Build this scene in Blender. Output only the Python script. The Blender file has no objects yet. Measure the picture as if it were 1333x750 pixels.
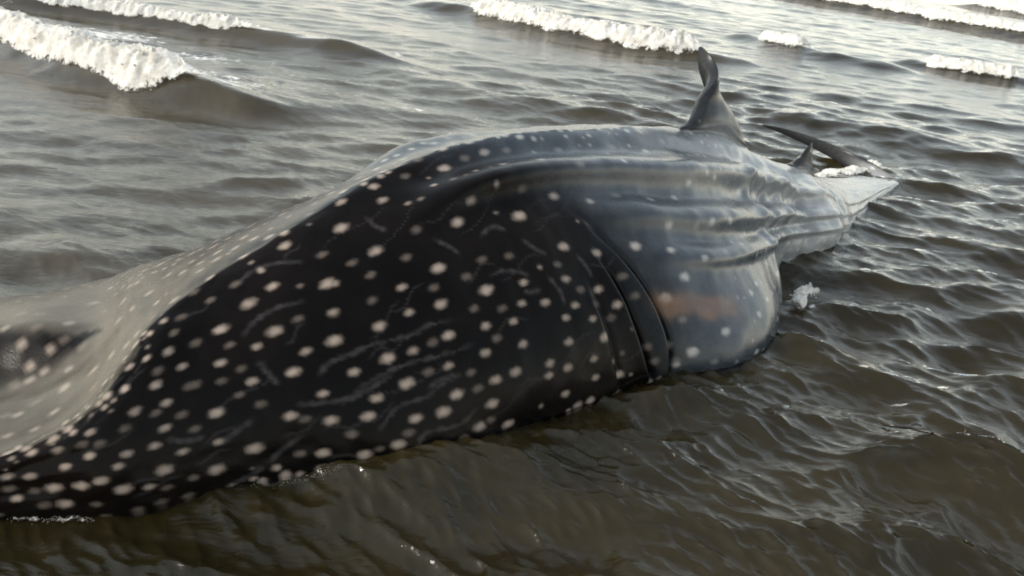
import bpy, math, random
import numpy as np
from mathutils import Matrix, Vector

# ------------------------------------------------------------ camera
scene = bpy.context.scene
CAM_H, PITCH, ROLL = 1.6, math.radians(23.8), math.radians(7.0)
cam_data = bpy.data.cameras.new("camera")
cam = bpy.data.objects.new("camera", cam_data)
scene.collection.objects.link(cam)
scene.camera = cam
F = Vector((0, math.cos(PITCH), -math.sin(PITCH)))
R0 = Vector((1, 0, 0))
U0 = R0.cross(F)
Rv = R0 * math.cos(ROLL) + U0 * math.sin(ROLL)
Uv = -R0 * math.sin(ROLL) + U0 * math.cos(ROLL)
cam.matrix_world = Matrix(((Rv.x, Uv.x, -F.x, 0), (Rv.y, Uv.y, -F.y, 0), (Rv.z, Uv.z, -F.z, CAM_H), (0, 0, 0, 1)))
cam_data.sensor_width = 36
cam_data.lens = 36 * 1100 / 1333
cam_data.clip_start = 0.05
cam_data.clip_end = 20000

# ------------------------------------------------------------ sky, sun, exposure
SUN_AZ, SUN_EL = math.radians(-110), math.radians(30)      # azimuth from +Y towards +X
world = bpy.data.worlds.new("World")
scene.world = world
world.use_nodes = True
wn = world.node_tree.nodes
wl = world.node_tree.links
bg = wn["Background"]
sky = wn.new("ShaderNodeTexSky")
sky.sky_type = 'NISHITA'
sky.sun_disc = False
sky.sun_elevation = SUN_EL
sky.sun_rotation = SUN_AZ
sky.air_density = 2.0
sky.dust_density = 0.3
sky.ozone_density = 1.0
hsv = wn.new("ShaderNodeHueSaturation")
hsv.inputs["Saturation"].default_value = 0.40
wl.new(sky.outputs[0], hsv.inputs["Color"])
haze = wn.new("ShaderNodeMix")                            # thin milky overcast in front of the blue
haze.data_type = 'RGBA'
haze.blend_type = 'MULTIPLY'
haze.inputs[0].default_value = 1.0
haze.inputs[7].default_value = (0.96, 0.98, 1.0, 1)
wl.new(hsv.outputs[0], haze.inputs[6])
wl.new(haze.outputs[2], bg.inputs["Color"])
bg.inputs["Strength"].default_value = 0.15
sun_data = bpy.data.lights.new("sun", 'SUN')
sun = bpy.data.objects.new("sun", sun_data)
scene.collection.objects.link(sun)
sun_dir = Vector((math.sin(SUN_AZ) * math.cos(SUN_EL), math.cos(SUN_AZ) * math.cos(SUN_EL), math.sin(SUN_EL)))
sun.rotation_euler = sun_dir.to_track_quat('Z', 'Y').to_euler()
sun.location = sun_dir * 50
sun_data.energy = 2.0
sun_data.angle = math.radians(12)
sun_data.color = (1.0, 0.92, 0.80)
scene.view_settings.view_transform = 'Standard'
scene.view_settings.look = 'None'
scene.view_settings.exposure = 0.95
scene.view_settings.gamma = 1
scene.render.engine = 'CYCLES'
scene.cycles.max_bounces = 8
scene.cycles.transparent_max_bounces = 8
scene.cycles.caustics_reflective = False
scene.cycles.caustics_refractive = False
scene.cycles.use_denoising = True
scene.cycles.filter_width = 1.9

# ------------------------------------------------------------ numeric helpers
def smooth(a, b, x):
    t = np.clip((x - a) / (b - a), 0, 1)
    return t * t * (3 - 2 * t)


def noise3(p, seed=0):
    """gradient noise, p (...,3) -> about -1..1"""
    p = np.asarray(p, float)
    i = np.floor(p).astype(np.int64)
    f = p - i
    u = f * f * f * (f * (f * 6 - 15) + 10)
    out = 0
    for dx in (0, 1):
        for dy in (0, 1):
            for dz in (0, 1):
                h = ((i[..., 0] + dx) * 73856093) ^ ((i[..., 1] + dy) * 19349663) ^ ((i[..., 2] + dz) * 83492791) ^ (seed * 2654435761)
                h = (h ^ (h >> 13)) * 1274126177
                h = (h ^ (h >> 16)) & 0xFFFFF
                a = h * (2 * np.pi / 0xFFFFF)
                cz = ((h * 7919) & 0xFFFF) / 32767.5 - 1
                r = np.sqrt(np.maximum(0, 1 - cz * cz))
                g = np.cos(a) * r * (f[..., 0] - dx) + np.sin(a) * r * (f[..., 1] - dy) + cz * (f[..., 2] - dz)
                w = (u[..., 0] if dx else 1 - u[..., 0]) * (u[..., 1] if dy else 1 - u[..., 1]) * (u[..., 2] if dz else 1 - u[..., 2])
                out = out + w * g
    return out * 1.5


def noise2(x, y, seed=0):
    return noise3(np.stack([x, y, np.full_like(x, 0.37 + seed)], -1), seed)


def fbm2(x, y, octaves=4, seed=0):
    s, a = 0, 1.0
    for k in range(octaves):
        s = s + a * noise2(x * 2 ** k, y * 2 ** k, seed + k)
        a *= 0.5
    return s


def spline(vals, t):
    """natural cubic spline through vals (n,d) at 0..n-1"""
    y = np.asarray(vals, float)
    n = len(y)
    A = np.eye(n)
    B = np.zeros_like(y)
    for k in range(1, n - 1):
        A[k, k - 1:k + 2] = (1, 4, 1)
        B[k] = 6 * (y[k - 1] - 2 * y[k] + y[k + 1])
    M = np.linalg.solve(A, B)
    t = np.clip(np.asarray(t, float), 0, n - 1)
    k = np.minimum(t.astype(int), n - 2)
    f = (t - k)[..., None]
    g = 1 - f
    return g * y[k] + f * y[k + 1] + ((g ** 3 - g) * M[k] + (f ** 3 - f) * M[k + 1]) / 6


# ------------------------------------------------------------ whale shark body
# per station: near water line xy | crest xyz | far water line xy | near a,b | far a,b (section roundness)
ST = np.array([
    [-2.34, 2.10, -2.36, 2.16, 0.03, -2.40, 2.24, 1.0, 1.0, 1.0, 0.8],
    [-1.88, 1.56, -1.80, 1.68, 0.10, -2.42, 2.66, 1.0, 0.6, 1.5, 0.9],
    [-1.33, 1.70, -1.27, 1.80, 0.16, -1.99, 2.88, 1.0, 0.7, 1.6, 1.0],
    [-1.00, 1.80, -1.07, 1.99, 0.32, -1.70, 3.12, 1.1, 1.1, 1.5, 1.3],
    [-0.74, 1.96, -1.00, 2.20, 0.42, -1.58, 3.26, 1.25, 1.2, 1.45, 1.45],
    [-0.47, 2.10, -0.86, 2.42, 0.51, -1.42, 3.35, 1.3, 1.3, 1.45, 1.5],
    [-0.17, 2.25, -0.64, 2.72, 0.632, -1.22, 3.55, 1.4, 1.35, 1.45, 1.6],
    [0.10, 2.48, -0.40, 3.05, 0.735, -1.00, 3.80, 1.45, 1.35, 1.6, 1.7],
    [0.36, 2.70, -0.14, 3.32, 0.785, -0.78, 4.08, 1.5, 1.35, 1.65, 1.7],
    [0.63, 2.93, 0.16, 3.64, 0.772, -0.48, 4.38, 1.5, 1.35, 1.6, 1.65],
    [0.94, 3.14, 0.44, 4.02, 0.728, -0.12, 4.74, 1.5, 1.3, 1.5, 1.5],
    [1.16, 3.53, 0.70, 4.42, 0.667, 0.22, 5.04, 1.4, 1.25, 1.4, 1.4],
    [1.31, 3.97, 1.00, 4.78, 0.585, 0.60, 5.34, 1.3, 1.2, 1.3, 1.3],
    [1.50, 4.42, 1.27, 5.04, 0.47, 0.96, 5.52, 1.1, 1.1, 1.0, 1.0],
    [1.80, 4.78, 1.54, 5.22, 0.37, 1.26, 5.62, 1.1, 1.0, 1.0, 1.0],
    [2.06, 5.14, 1.82, 5.46, 0.27, 1.56, 5.82, 1.1, 1.0, 1.0, 1.0],
    [2.30, 5.57, 2.16, 5.78, 0.145, 1.98, 6.08, 0.95, 1.25, 1.0, 1.2],
    [2.74, 6.28, 2.68, 6.36, 0.05, 2.58, 6.50, 1.0, 1.0, 1.0, 1.0],
    [3.00, 6.66, 2.97, 6.70, 0.0, 2.93, 6.74, 1.0, 1.0, 1.0, 1.0]])
SMAX = len(ST) - 1

# fins folded out of the crest: (s0, s1) range
FINS = [(11.25, 13.15), (14.35, 15.25), (17.35, 17.95)]


def shark_rows(step=0.0065):
    t = np.linspace(0, SMAX, 6001)
    p = spline(ST, t)
    mid = (p[:, 0:2] + p[:, 2:4] + p[:, 5:7]) / 3
    d = np.linalg.norm(np.diff(mid, axis=0), axis=1)
    dens = np.full(len(d), 1.0)
    tm = (t[1:] + t[:-1]) / 2
    dens[tm > 12] = 0.7
    dens[tm < 2] = 0.6
    for a, b in FINS:
        dens[(tm > a) & (tm < b)] = 2.6
    w = np.concatenate([[0], np.cumsum(np.maximum(d, 1e-4) * dens)])
    n = int(w[-1] / step)
    return np.interp(np.linspace(0, w[-1], n), w, t)


KF = 26


def shark_cols():
    near = np.concatenate([np.linspace(0.056, 1.0, 168), 1 + np.linspace(0.03, 0.3, 9)])
    far = np.concatenate([np.linspace(0.056, 1.0, 70), 1 + np.linspace(0.05, 0.3, 5)])
    fold = np.linspace(-1, 1, 2 * KF + 1) * 0.05
    return np.concatenate([-far[::-1], fold, near])


GILLS = []


def fin_profile(k, t):
    """height of fin k over its base chord t (0..1)"""
    if k == 0:
        return 0.405 * np.exp(-(np.abs(t - 0.50) / 0.245) ** 2.1) * smooth(0, 0.06, t) * (1 - smooth(0.94, 1, t))
    if k == 1:
        return 0.17 * np.exp(-(np.abs(t - 0.55) / 0.25) ** 1.6) * smooth(0, 0.06, t) * (1 - smooth(0.94, 1, t))
    return 0.95 * (np.sin(np.pi * np.clip(t, 0, 1)) ** 0.45)


CAUDAL = np.array([[2.82, 6.62, 0.0], [2.66, 6.95, 0.045], [2.44, 7.14, 0.10], [2.20, 7.25, 0.15], [1.96, 7.30, 0.185]])


def shark_grid(S, V):
    """positions (rows, cols, 3) of the whole skin"""
    p = spline(ST, S)[:, None, :]
    v = V[None, :]
    near = v >= 0
    q = np.abs(v)
    ang = np.clip(q, 0, 1) * (np.pi / 2)
    a = np.where(near, p[..., 7], p[..., 9])
    b = np.where(near, p[..., 8], p[..., 10])
    lat = np.sin(ang) ** a
    zz = np.cos(ang) ** b
    under = np.clip((q - 1) / 0.3, 0, 1)
    scale = np.clip(p[..., 4] / 0.3, 0.15, 1)
    lat = np.where(q > 1, 1 + 0.07 * np.sin(np.minimum(under * 2.2, 2.2)) - 0.5 * np.maximum(0, under - 0.7), lat)
    z = np.where(q > 1, -0.34 * under * (0.35 + 0.65 * scale), p[..., 4] * zz)
    tx = np.where(near, p[..., 0], p[..., 5]) - p[..., 2]
    ty = np.where(near, p[..., 1], p[..., 6]) - p[..., 3]
    P = np.stack([p[..., 2] + tx * lat, p[..., 3] + ty * lat, z], -1)
    s = S[:, None] + 0 * v
    vv = v + 0 * s
    # ---- relief along the approximate normal
    du = np.gradient(P, axis=0)
    dv = np.gradient(P, axis=1)
    N = np.cross(du, dv)
    N /= np.linalg.norm(N, axis=-1, keepdims=True) + 1e-12
    c = N[..., 2]
    sgn = np.where(np.median(c[:, len(V) // 2 - 60: len(V) // 2 + 60]) < 0, -1.0, 1.0)
    N = N * sgn
    d = np.zeros_like(s)
    ridge = []
    for ks, kv in (((5, 6.67, 9.0, 10.3, 11.6, 12.7, 14.2, 16), (0.30, 0.30, 0.31, 0.345, 0.385, 0.43, 0.52, 0.58)),
                   ((5, 8.2, 9.5, 10.4, 11.75, 13.6, 16), (0.44, 0.45, 0.47, 0.505, 0.575, 0.69, 0.78)),
                   ((5, 8.85, 10.3, 11.6, 13.6, 16), (0.58, 0.585, 0.615, 0.68, 0.81, 0.93))):
        ridge.append(np.polyval(np.polyfit(ks, kv, 3), np.clip(s, 5, 16)))
    for side in (1, -1):
        for r, (s_in, amp, wd) in enumerate(((6.6, 0.070, 0.048), (8.5, 0.050, 0.042), (9.1, 0.036, 0.034))):
            g = side * vv - ridge[r]
            prof = np.exp(-(np.maximum(g, 0) / (wd * 0.75)) ** 2) * np.exp(-(np.minimum(g, 0) / (wd * 1.6)) ** 2)
            d += amp * prof * smooth(s_in - 0.5, s_in + 0.9, s) * (1 - 0.92 * smooth(12.3, 15.2, s))
    # hollows of slack hide between the ridges, sag folds near the tail
    for r, (s_in, dep, wd, f) in enumerate(((6.6, 0.032, 0.075, 0.56), (8.5, 0.018, 0.040, 0.5), (9.1, 0.014, 0.032, 0.5))):
        mid = ridge[0] * f if r == 0 else ridge[r - 1] * (1 - f) + ridge[r] * f
        d -= dep * np.exp(-((vv - mid) / wd) ** 2) * smooth(s_in - 0.2, s_in + 1.2, s) * (1 - smooth(12.5, 14.8, s))
    fold = 0
    for s0, amp, wd, tilt in ((11.85, 0.020, .13, 0.9), (12.4, -0.020, .12, 0.8), (13.0, 0.022, .16, 0.7), (13.55, -0.022, .12, 0.7), (14.3, 0.02, .22, .5), (14.9, -0.014, .14, .5)):
        fold = fold + amp * np.exp(-((s - s0 - tilt * (0.5 - vv) * 0.5 - 0.07 * np.sin(vv * 9)) / wd) ** 2)
    d += fold * smooth(0.12, 0.4, vv) * (1 - smooth(1.0, 1.2, vv))
    # heavy roll of flesh above the buried breast fin
    d += 0.07 * np.exp(-((s - 10.8) / 0.95) ** 2) * np.exp(-((vv - 0.93) / 0.20) ** 2)
    d -= 0.07 * np.exp(-((s - 12.75) / 0.42) ** 2) * np.exp(-((vv - 0.93) / 0.22) ** 2)
    d += 0.05 * np.exp(-((s - 13.9) / 0.55) ** 2) * np.exp(-((vv - 0.85) / 0.25) ** 2)
    # throat swelling in front of the gills
    d += 0.035 * np.exp(-((s - 7.6) / 1.5) ** 2) * np.exp(-((vv - 0.62) / 0.3) ** 2)
    # hollow running along the top of the head (far side)
    stp = vv + 0.335 - 0.10 * (s - 2.3)
    d += 0.085 * smooth(0.04, -0.075, stp) * (1 - smooth(0.12, 0.5, -stp)) * smooth(0.7, 1.5, s) * (1 - smooth(2.2, 3.1, s))
    d -= 0.015 * np.exp(-((stp - 0.06) / 0.05) ** 2) * smooth(0.7, 1.5, s) * (1 - smooth(2.3, 3.2, s))
    # gentle unevenness
    n1 = fbm2(s * 1.3 + 3, vv * 3.1, 3, 5)
    d += 0.010 * n1 * (1 - smooth(1.0, 1.25, np.abs(vv)))
    # flesh rising into the back fins
    for (s0, s1), hh in zip(FINS[:2], (0.055, 0.02)):
        d += hh * np.exp(-((s - (s0 + s1) / 2) / (0.30 * (s1 - s0))) ** 2) * np.exp(-(np.abs(vv) / 0.07) ** 1.5)
    # gill slits
    for g in GILLS:
        d += gill_depth(g, s, vv)
    d *= smooth(0.0, 0.6, s) * (1 - smooth(17.0, 17.6, s))
    P = P + N * d[..., None]
    # ---- fins folded out of the crest columns
    jf = np.clip(np.abs(vv) / 0.05, 0, 1)
    for k, (s0, s1) in enumerate(FINS):
        rows = np.where((S > s0) & (S < s1))[0]
        if len(rows) == 0:
            continue
        cols = np.where(np.abs(V) <= 0.0501)[0]
        ix = np.ix_(rows, cols)
        t = ((S[rows] - s0) / (s1 - s0))[:, None]
        Hh = fin_profile(k, t)
        hf = (1 - jf[ix]) ** 0.8
        h = hf * Hh
        side = np.sign(V[cols])[None, :]
        base = P[ix]
        ctr = spline(ST, np.array([(s0 + s1) / 2]))[0]
        axis = spline(ST, np.array([s1]))[0][2:4] - spline(ST, np.array([s0]))[0][2:4]
        L = np.linalg.norm(axis)
        axis = axis / L
        perp = np.array([-axis[1], axis[0]])          # towards the far side
        along = (t - 0.5) * L + 0 * h
        if k in (0, 1):
            Htot = 0.43 if k == 0 else 0.17
            rel = h / Htot
            thick = (0.036 if k == 0 else 0.012) * np.sqrt(np.maximum(0, 1 - rel)) * np.minimum(1, 4 * (1 - hf) + 0.0) * smooth(0, 0.08, t) * (1 - smooth(0.94, 1, t))
            thick = thick * smooth(0, 0.22, rel) + 0.026 * np.exp(-rel * 10) * (1 if k == 0 else 0.5)
            if k == 0:
                al = along * (1 - 0.50 * rel) - 0.03 * rel
                tw = 1.65 * smooth(0.28, 0.85, rel)
                lean = 0.30 * rel ** 1.6
                ax = np.cos(tw)[..., None] * axis + np.sin(tw)[..., None] * perp
                px = -np.sin(tw)[..., None] * axis + np.cos(tw)[..., None] * perp
                piv = 0.0
                off = piv * axis + (al - piv)[..., None] * ax - (side * thick)[..., None] * px + lean[..., None] * perp
            else:
                al = along + 0.03 * rel
                off = al[..., None] * axis - (side * thick)[..., None] * perp + (0.0 * rel)[..., None] * perp
            b0 = base - np.concatenate([along[..., None] * axis, 0 * along[..., None]], -1)
            Q = b0.copy()
            w = smooth(0.0, 0.05, rel)[..., None]
            Q[..., :2] = b0[..., :2] + off
            Q[..., :2] = base[..., :2] * (1 - w) + Q[..., :2] * w
            Q[..., 2] = base[..., 2] + h
            P[ix] = Q
        else:
            rel = np.clip(h / 0.95, 0, 1)
            c0 = spline(CAUDAL, rel * (len(CAUDAL) - 1))
            c1 = spline(CAUDAL, np.minimum(rel + 0.01, 1) * (len(CAUDAL) - 1)) - spline(CAUDAL, np.minimum(rel, .99) * (len(CAUDAL) - 1))
            c1 /= np.linalg.norm(c1, axis=-1, keepdims=True) + 1e-9
            up = np.array([0.25, -0.30, 0.9])
            wdir = up - (c1 @ up)[..., None] * c1
            wdir /= np.linalg.norm(wdir, axis=-1, keepdims=True)
            nd = np.cross(c1, wdir)
            width = 0.15 * (1 - 0.5 * rel)
            thick = 0.022 * (1 - rel) ** 0.6 * np.sin(np.pi * np.clip(t, 0, 1)) ** 0.5 * np.minimum(1, 3 * (1 - hf))
            Q = c0 + ((t - 0.5) * width)[..., None] * wdir + (side * thick)[..., None] * nd
            w = smooth(0.0, 0.10, rel)[..., None]
            P[ix] = base * (1 - w) + Q * w
    return P


def gill_depth(g, s, vv):
    c = np.polyval(np.polyfit(g[1], g[0], 2), vv)
    d = s - c
    inside = smooth(g[1][0] - 0.02, g[1][0] + 0.10, vv) * (1 - smooth(g[1][-1] - 0.04, g[1][-1] + 0.05, vv))
    low = 0.25 + 0.75 * smooth(0.45, 0.70, vv)
    slit = -0.055 * low * np.exp(-((d - 0.02) / 0.040) ** 2)
    flap = 0.028 * low * np.where(d < 0, np.exp(-(d / 0.20) ** 2), np.exp(-(d / 0.035) ** 2))
    return g[2] * inside * (slit + flap)


GILLS = [([8.30, 8.45, 8.80, 8.96, 9.02, 9.07], [0.42, 0.49, 0.59, 0.70, 0.89, 0.98], 1.0),
         ([8.37, 8.51, 8.66, 8.77], [0.52, 0.67, 0.79, 0.95], 0.9),
         ([8.11, 8.17, 8.27, 8.33], [0.60, 0.72, 0.84, 0.98], 0.25)]

# ------------------------------------------------------------ mesh + material helpers
def link_mesh(name, verts, faces, mat, attrs=None, smooth_shade=True, parent=None):
    verts = np.ascontiguousarray(verts, dtype=np.float32)
    faces = np.ascontiguousarray(faces, dtype=np.int32)
    me = bpy.data.meshes.new(name)
    n, k = faces.shape
    me.vertices.add(len(verts))
    me.vertices.foreach_set("co", verts.ravel())
    me.loops.add(n * k)
    me.loops.foreach_set("vertex_index", faces.ravel())
    me.polygons.add(n)
    me.polygons.foreach_set("loop_start", np.arange(n, dtype=np.int32) * k)
    if smooth_shade:
        me.polygons.foreach_set("use_smooth", np.ones(n, dtype=bool))
    me.update(calc_edges=True)
    me.validate()
    for key, val in (attrs or {}).items():
        a = me.attributes.new(key, 'FLOAT', 'POINT')
        a.data.foreach_set("value", np.ascontiguousarray(val, dtype=np.float32).ravel())
    me.materials.append(mat)
    o = bpy.data.objects.new(name, me)
    scene.collection.objects.link(o)
    if parent:
        o.parent = parent
    return o


def tag(o, label=None, cat=None, kind=None, group=None):
    for k, v in (("label", label), ("category", cat), ("kind", kind), ("group", group)):
        if v:
            o[k] = v
    return o


def grid_faces(n, m, wrap=False):
    i = np.arange(n - 1)[:, None]
    j = np.arange(m if wrap else m - 1)[None, :]
    j2 = (j + 1) % m
    return np.stack([i * m + j, i * m + j2, (i + 1) * m + j2, (i + 1) * m + j], -1).reshape(-1, 4)


class Nodes:
    def __init__(self, name):
        self.mat = bpy.data.materials.new(name)
        self.mat.use_nodes = True
        self.t = self.mat.node_tree
        self.t.nodes.clear()

    def n(self, kind, props=None, **ins):
        nd = self.t.nodes.new("ShaderNode" + kind)
        for k, v in (props or {}).items():
            setattr(nd, k, v)
        for k, v in ins.items():
            key = int(k[1:]) if k[0] == "i" and k[1:].isdigit() else k.replace("_", " ")
            if isinstance(v, bpy.types.NodeSocket):
                self.t.links.new(v, nd.inputs[key])
            else:
                nd.inputs[key].default_value = v
        return nd

    def math(self, op, a, b=0.0, c=0.0, clamp=False):
        return self.n("Math", {"operation": op, "use_clamp": clamp}, i0=a, i1=b, i2=c).outputs[0]

    def attr(self, name):
        return self.n("Attribute", {"attribute_name": name}).outputs["Fac"]

    def mixc(self, fac, a, b):
        nd = self.n("Mix", {"data_type": 'RGBA'})
        for k, v in ((0, fac), (6, a), (7, b)):
            if isinstance(v, bpy.types.NodeSocket):
                self.t.links.new(v, nd.inputs[k])
            else:
                nd.inputs[k].default_value = v if k == 0 else (*v, 1)
        return nd.outputs[2]

    def ramp(self, x, lo, hi):
        nd = self.n("MapRange", {"interpolation_type": 'SMOOTHSTEP'}, Value=x, From_Min=lo, From_Max=hi)
        return nd.outputs[0]

    def out(self, surf):
        o = self.n("OutputMaterial")
        self.t.links.new(surf, o.inputs["Surface"])
        return self.mat


# ------------------------------------------------------------ swell lines (metres, shore frame of the beach)
BREAKERS = [   # crest polyline, wave height, back width, front width
    ([(-7.6, 10.4), (-6.27, 10.0), (-4.91, 9.93), (-3.95, 9.73), (-3.21, 9.62), (-1.82, 9.16), (-1.0, 8.9)], 0.12, 0.50, 0.16),
    ([(-7.4, 9.5), (-5.99, 8.49), (-4.92, 7.75), (-3.77, 7.0), (-2.97, 6.62), (-2.26, 6.42), (-1.84, 6.50), (-1.30, 6.45)], 0.17, 0.55, 0.16),
    ([(-2.8, 15.3), (-1.41, 14.76), (-0.09, 13.6), (1.04, 12.8), (1.81, 12.6), (2.59, 12.45), (3.4, 12.0)], 0.13, 0.7, 0.26),
    ([(3.3, 16.6), (3.94, 15.5), (4.35, 14.8), (5.1, 14.2), (6.2, 13.7)], 0.10, 0.7, 0.32),
    ([(6.6, 32.5), (8.59, 30.3), (10.34, 28.8), (11.6, 27.2), (13.4, 25.2), (15.5, 23.2)], 0.20, 1.3, 0.5),
    ([(17.0, 48.0), (19.2, 44.2), (20.6, 39.0), (22.0, 35.0)], 0.26, 1.8, 0.6),
    ([(6.1, 15.5), (6.67, 14.85), (7.59, 14.45), (8.3, 14.1)], 0.09, 0.6, 0.26),
]
SWELLS = [([(-3.0, 9.2), (-1.37, 8.5), (-0.41, 8.05), (0.92, 7.7), (1.9, 7.3)], 0.055, 0.6, 0.25),
          ([(2.3, 8.95), (3.26, 8.5), (4.1, 8.15), (4.8, 7.8)], 0.06, 0.5, 0.28),
          ([(-1.0, 16.4), (1.25, 15.9), (3.2, 15.2)], 0.06, 0.8, 0.3),
          ([(1.15, 3.45), (1.5, 3.30), (1.75, 3.0), (2.1, 2.75)], 0.035, 0.22, 0.10),
          ([(2.4, 4.2), (2.9, 3.9), (3.5, 3.7)], 0.05, 0.35, 0.18)]


def resample(poly, n=160):
    p = spline(np.array(poly), np.linspace(0, len(poly) - 1, 800))
    d = np.concatenate([[0], np.cumsum(np.linalg.norm(np.diff(p, axis=0), axis=1))])
    u = np.linspace(0, d[-1], n)
    return np.stack([np.interp(u, d, p[:, 0]), np.interp(u, d, p[:, 1])], -1), d[-1]


def line_coords(x, y, poly):
    """along fraction and signed distance (positive on the shore side) to a swell line"""
    q, L = resample(poly, 60)
    pts = np.stack([x, y], -1)
    best = np.full(x.shape, 1e9)
    ta = np.zeros(x.shape)
    sg = np.zeros(x.shape)
    for k in range(len(q) - 1):
        e = q[k + 1] - q[k]
        r = pts - q[k]
        t = np.clip((r @ e) / (e @ e), 0, 1)
        dv = r - t[..., None] * e
        dd = np.hypot(dv[..., 0], dv[..., 1])
        m = dd < best
        best = np.where(m, dd, best)
        ta = np.where(m, (k + t) / (len(q) - 1), ta)
        cr = e[0] * r[..., 1] - e[1] * r[..., 0]
        sg = np.where(m, np.where(cr < 0, 1.0, -1.0), sg)
    return ta, best * sg


def ocean_tile(n, L, lmin, lmax, wind, rms, seed, spread=2, slope=2.2):
    rng = np.random.default_rng(seed)
    k1 = np.fft.fftfreq(n, L / n) * 2 * np.pi
    kx, ky = np.meshgrid(k1, k1, indexing='ij')
    k = np.hypot(kx, ky)
    k[0, 0] = 1
    ct = (kx * wind[0] + ky * wind[1]) / k
    amp = k ** (-slope) * (0.12 + np.abs(ct) ** spread) * smooth(0.8, 1.2, k * lmax / (2 * np.pi)) * (1 - smooth(0.8, 1.2, k * lmin / (2 * np.pi)))
    amp[0, 0] = 0
    spec = amp * (rng.normal(size=k.shape) + 1j * rng.normal(size=k.shape))
    hh = np.fft.ifft2(spec)
    sc = rms / hh.real.std()
    h = hh.real * sc
    dx = np.fft.ifft2(1j * kx / k * spec).real * sc
    dy = np.fft.ifft2(1j * ky / k * spec).real * sc
    return np.stack([dx, dy, h], -1), L


def sample_tile(tile, x, y, ang=0.0):
    g, L = tile
    n = g.shape[0]
    c, s = math.cos(ang), math.sin(ang)
    u = (c * x + s * y) / L * n
    v = (-s * x + c * y) / L * n
    i = np.floor(u).astype(int)
    j = np.floor(v).astype(int)
    fu = (u - i)[..., None]
    fv = (v - j)[..., None]
    i0, i1, j0, j1 = i % n, (i + 1) % n, j % n, (j + 1) % n
    r = (g[i0, j0] * (1 - fu) + g[i1, j0] * fu) * (1 - fv) + (g[i0, j1] * (1 - fu) + g[i1, j1] * fu) * fv
    return np.stack([c * r[..., 0] - s * r[..., 1], s * r[..., 0] + c * r[..., 1], r[..., 2]], -1)


WIND = (-0.42, -0.91)
T_SWELL = ocean_tile(256, 31.0, 0.9, 4.5, WIND, 0.024, 1, 5)
T_CHOP = ocean_tile(512, 7.3, 0.20, 1.1, (-0.25, -0.97), 0.0175, 2, 2.5, 1.75)
T_RIP = ocean_tile(512, 2.3, 0.035, 0.19, (-0.35, -0.94), 0.0036, 3, 1.6, 1.7)


def sea_displacement(x, y):
    r = np.hypot(x, y)
    calm = 0.45 + 0.55 * smooth(-1.2, 1.2, x - 0.12 * (y - 3) + 0.5 * noise2(x * 0.5, y * 0.5, 9))   # slack backwash left of the body
    calm = np.maximum(calm, smooth(9, 14, r))
    calm = np.maximum(calm, (0.55 + 0.35 * smooth(-0.6, 0.6, x)) * smooth(3.4, 2.5, y - 0.9 * x))
    gust = 0.75 + 0.5 * (0.5 + 0.5 * fbm2(x * 0.55, y * 0.75, 2, 21))
    d = sample_tile(T_SWELL, x, y) * (0.55 + 0.0 * r)[..., None]
    d = d + sample_tile(T_CHOP, x, y, 0.3) * (calm * gust * (1.6 - 0.6 * smooth(3, 7, r) - 0.62 * smooth(8, 13, r)) * (1 - smooth(28, 45, r)))[..., None]
    d = d + sample_tile(T_RIP, x + 0.4 * y, y, -0.4) * (calm * gust * (1.5 - 0.7 * smooth(2.5, 5, r)) * (1 - smooth(7, 13, r)))[..., None]
    h = 0
    for poly, H, wb, wf in BREAKERS + SWELLS:
        q = np.array(poly)
        m = (x > q[:, 0].min() - 3) & (x < q[:, 0].max() + 3) & (y > q[:, 1].min() - 4) & (y < q[:, 1].max() + 4)
        hh = np.zeros_like(x)
        if m.any():
            ta, sd = line_coords(x[m], y[m], poly)
            sd = sd + 0.06 * noise2(x[m] * 1.3, y[m] * 1.3, 4)
            prof = np.where(sd > 0, np.exp(-(sd / wf) ** 2), np.exp(-(np.abs(sd) / wb) ** 1.6))
            hh[m] = H * prof * smooth(0, 0.18, ta) * (1 - smooth(0.80, 1, ta))
            hh[m] -= 0.22 * H * np.exp(-((sd - 2.6 * wf) / (1.6 * wf)) ** 2) * smooth(0, 0.18, ta) * (1 - smooth(0.8, 1, ta))
        h = h + hh
    d[..., 2] += h
    return d


def sea_height(x, y):
    u, v = x, y
    for _ in range(4):
        d = sea_displacement(u, v)
        u, v = x - 0.9 * d[..., 0], y - 0.9 * d[..., 1]
    return sea_displacement(u, v)[..., 2]


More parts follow.
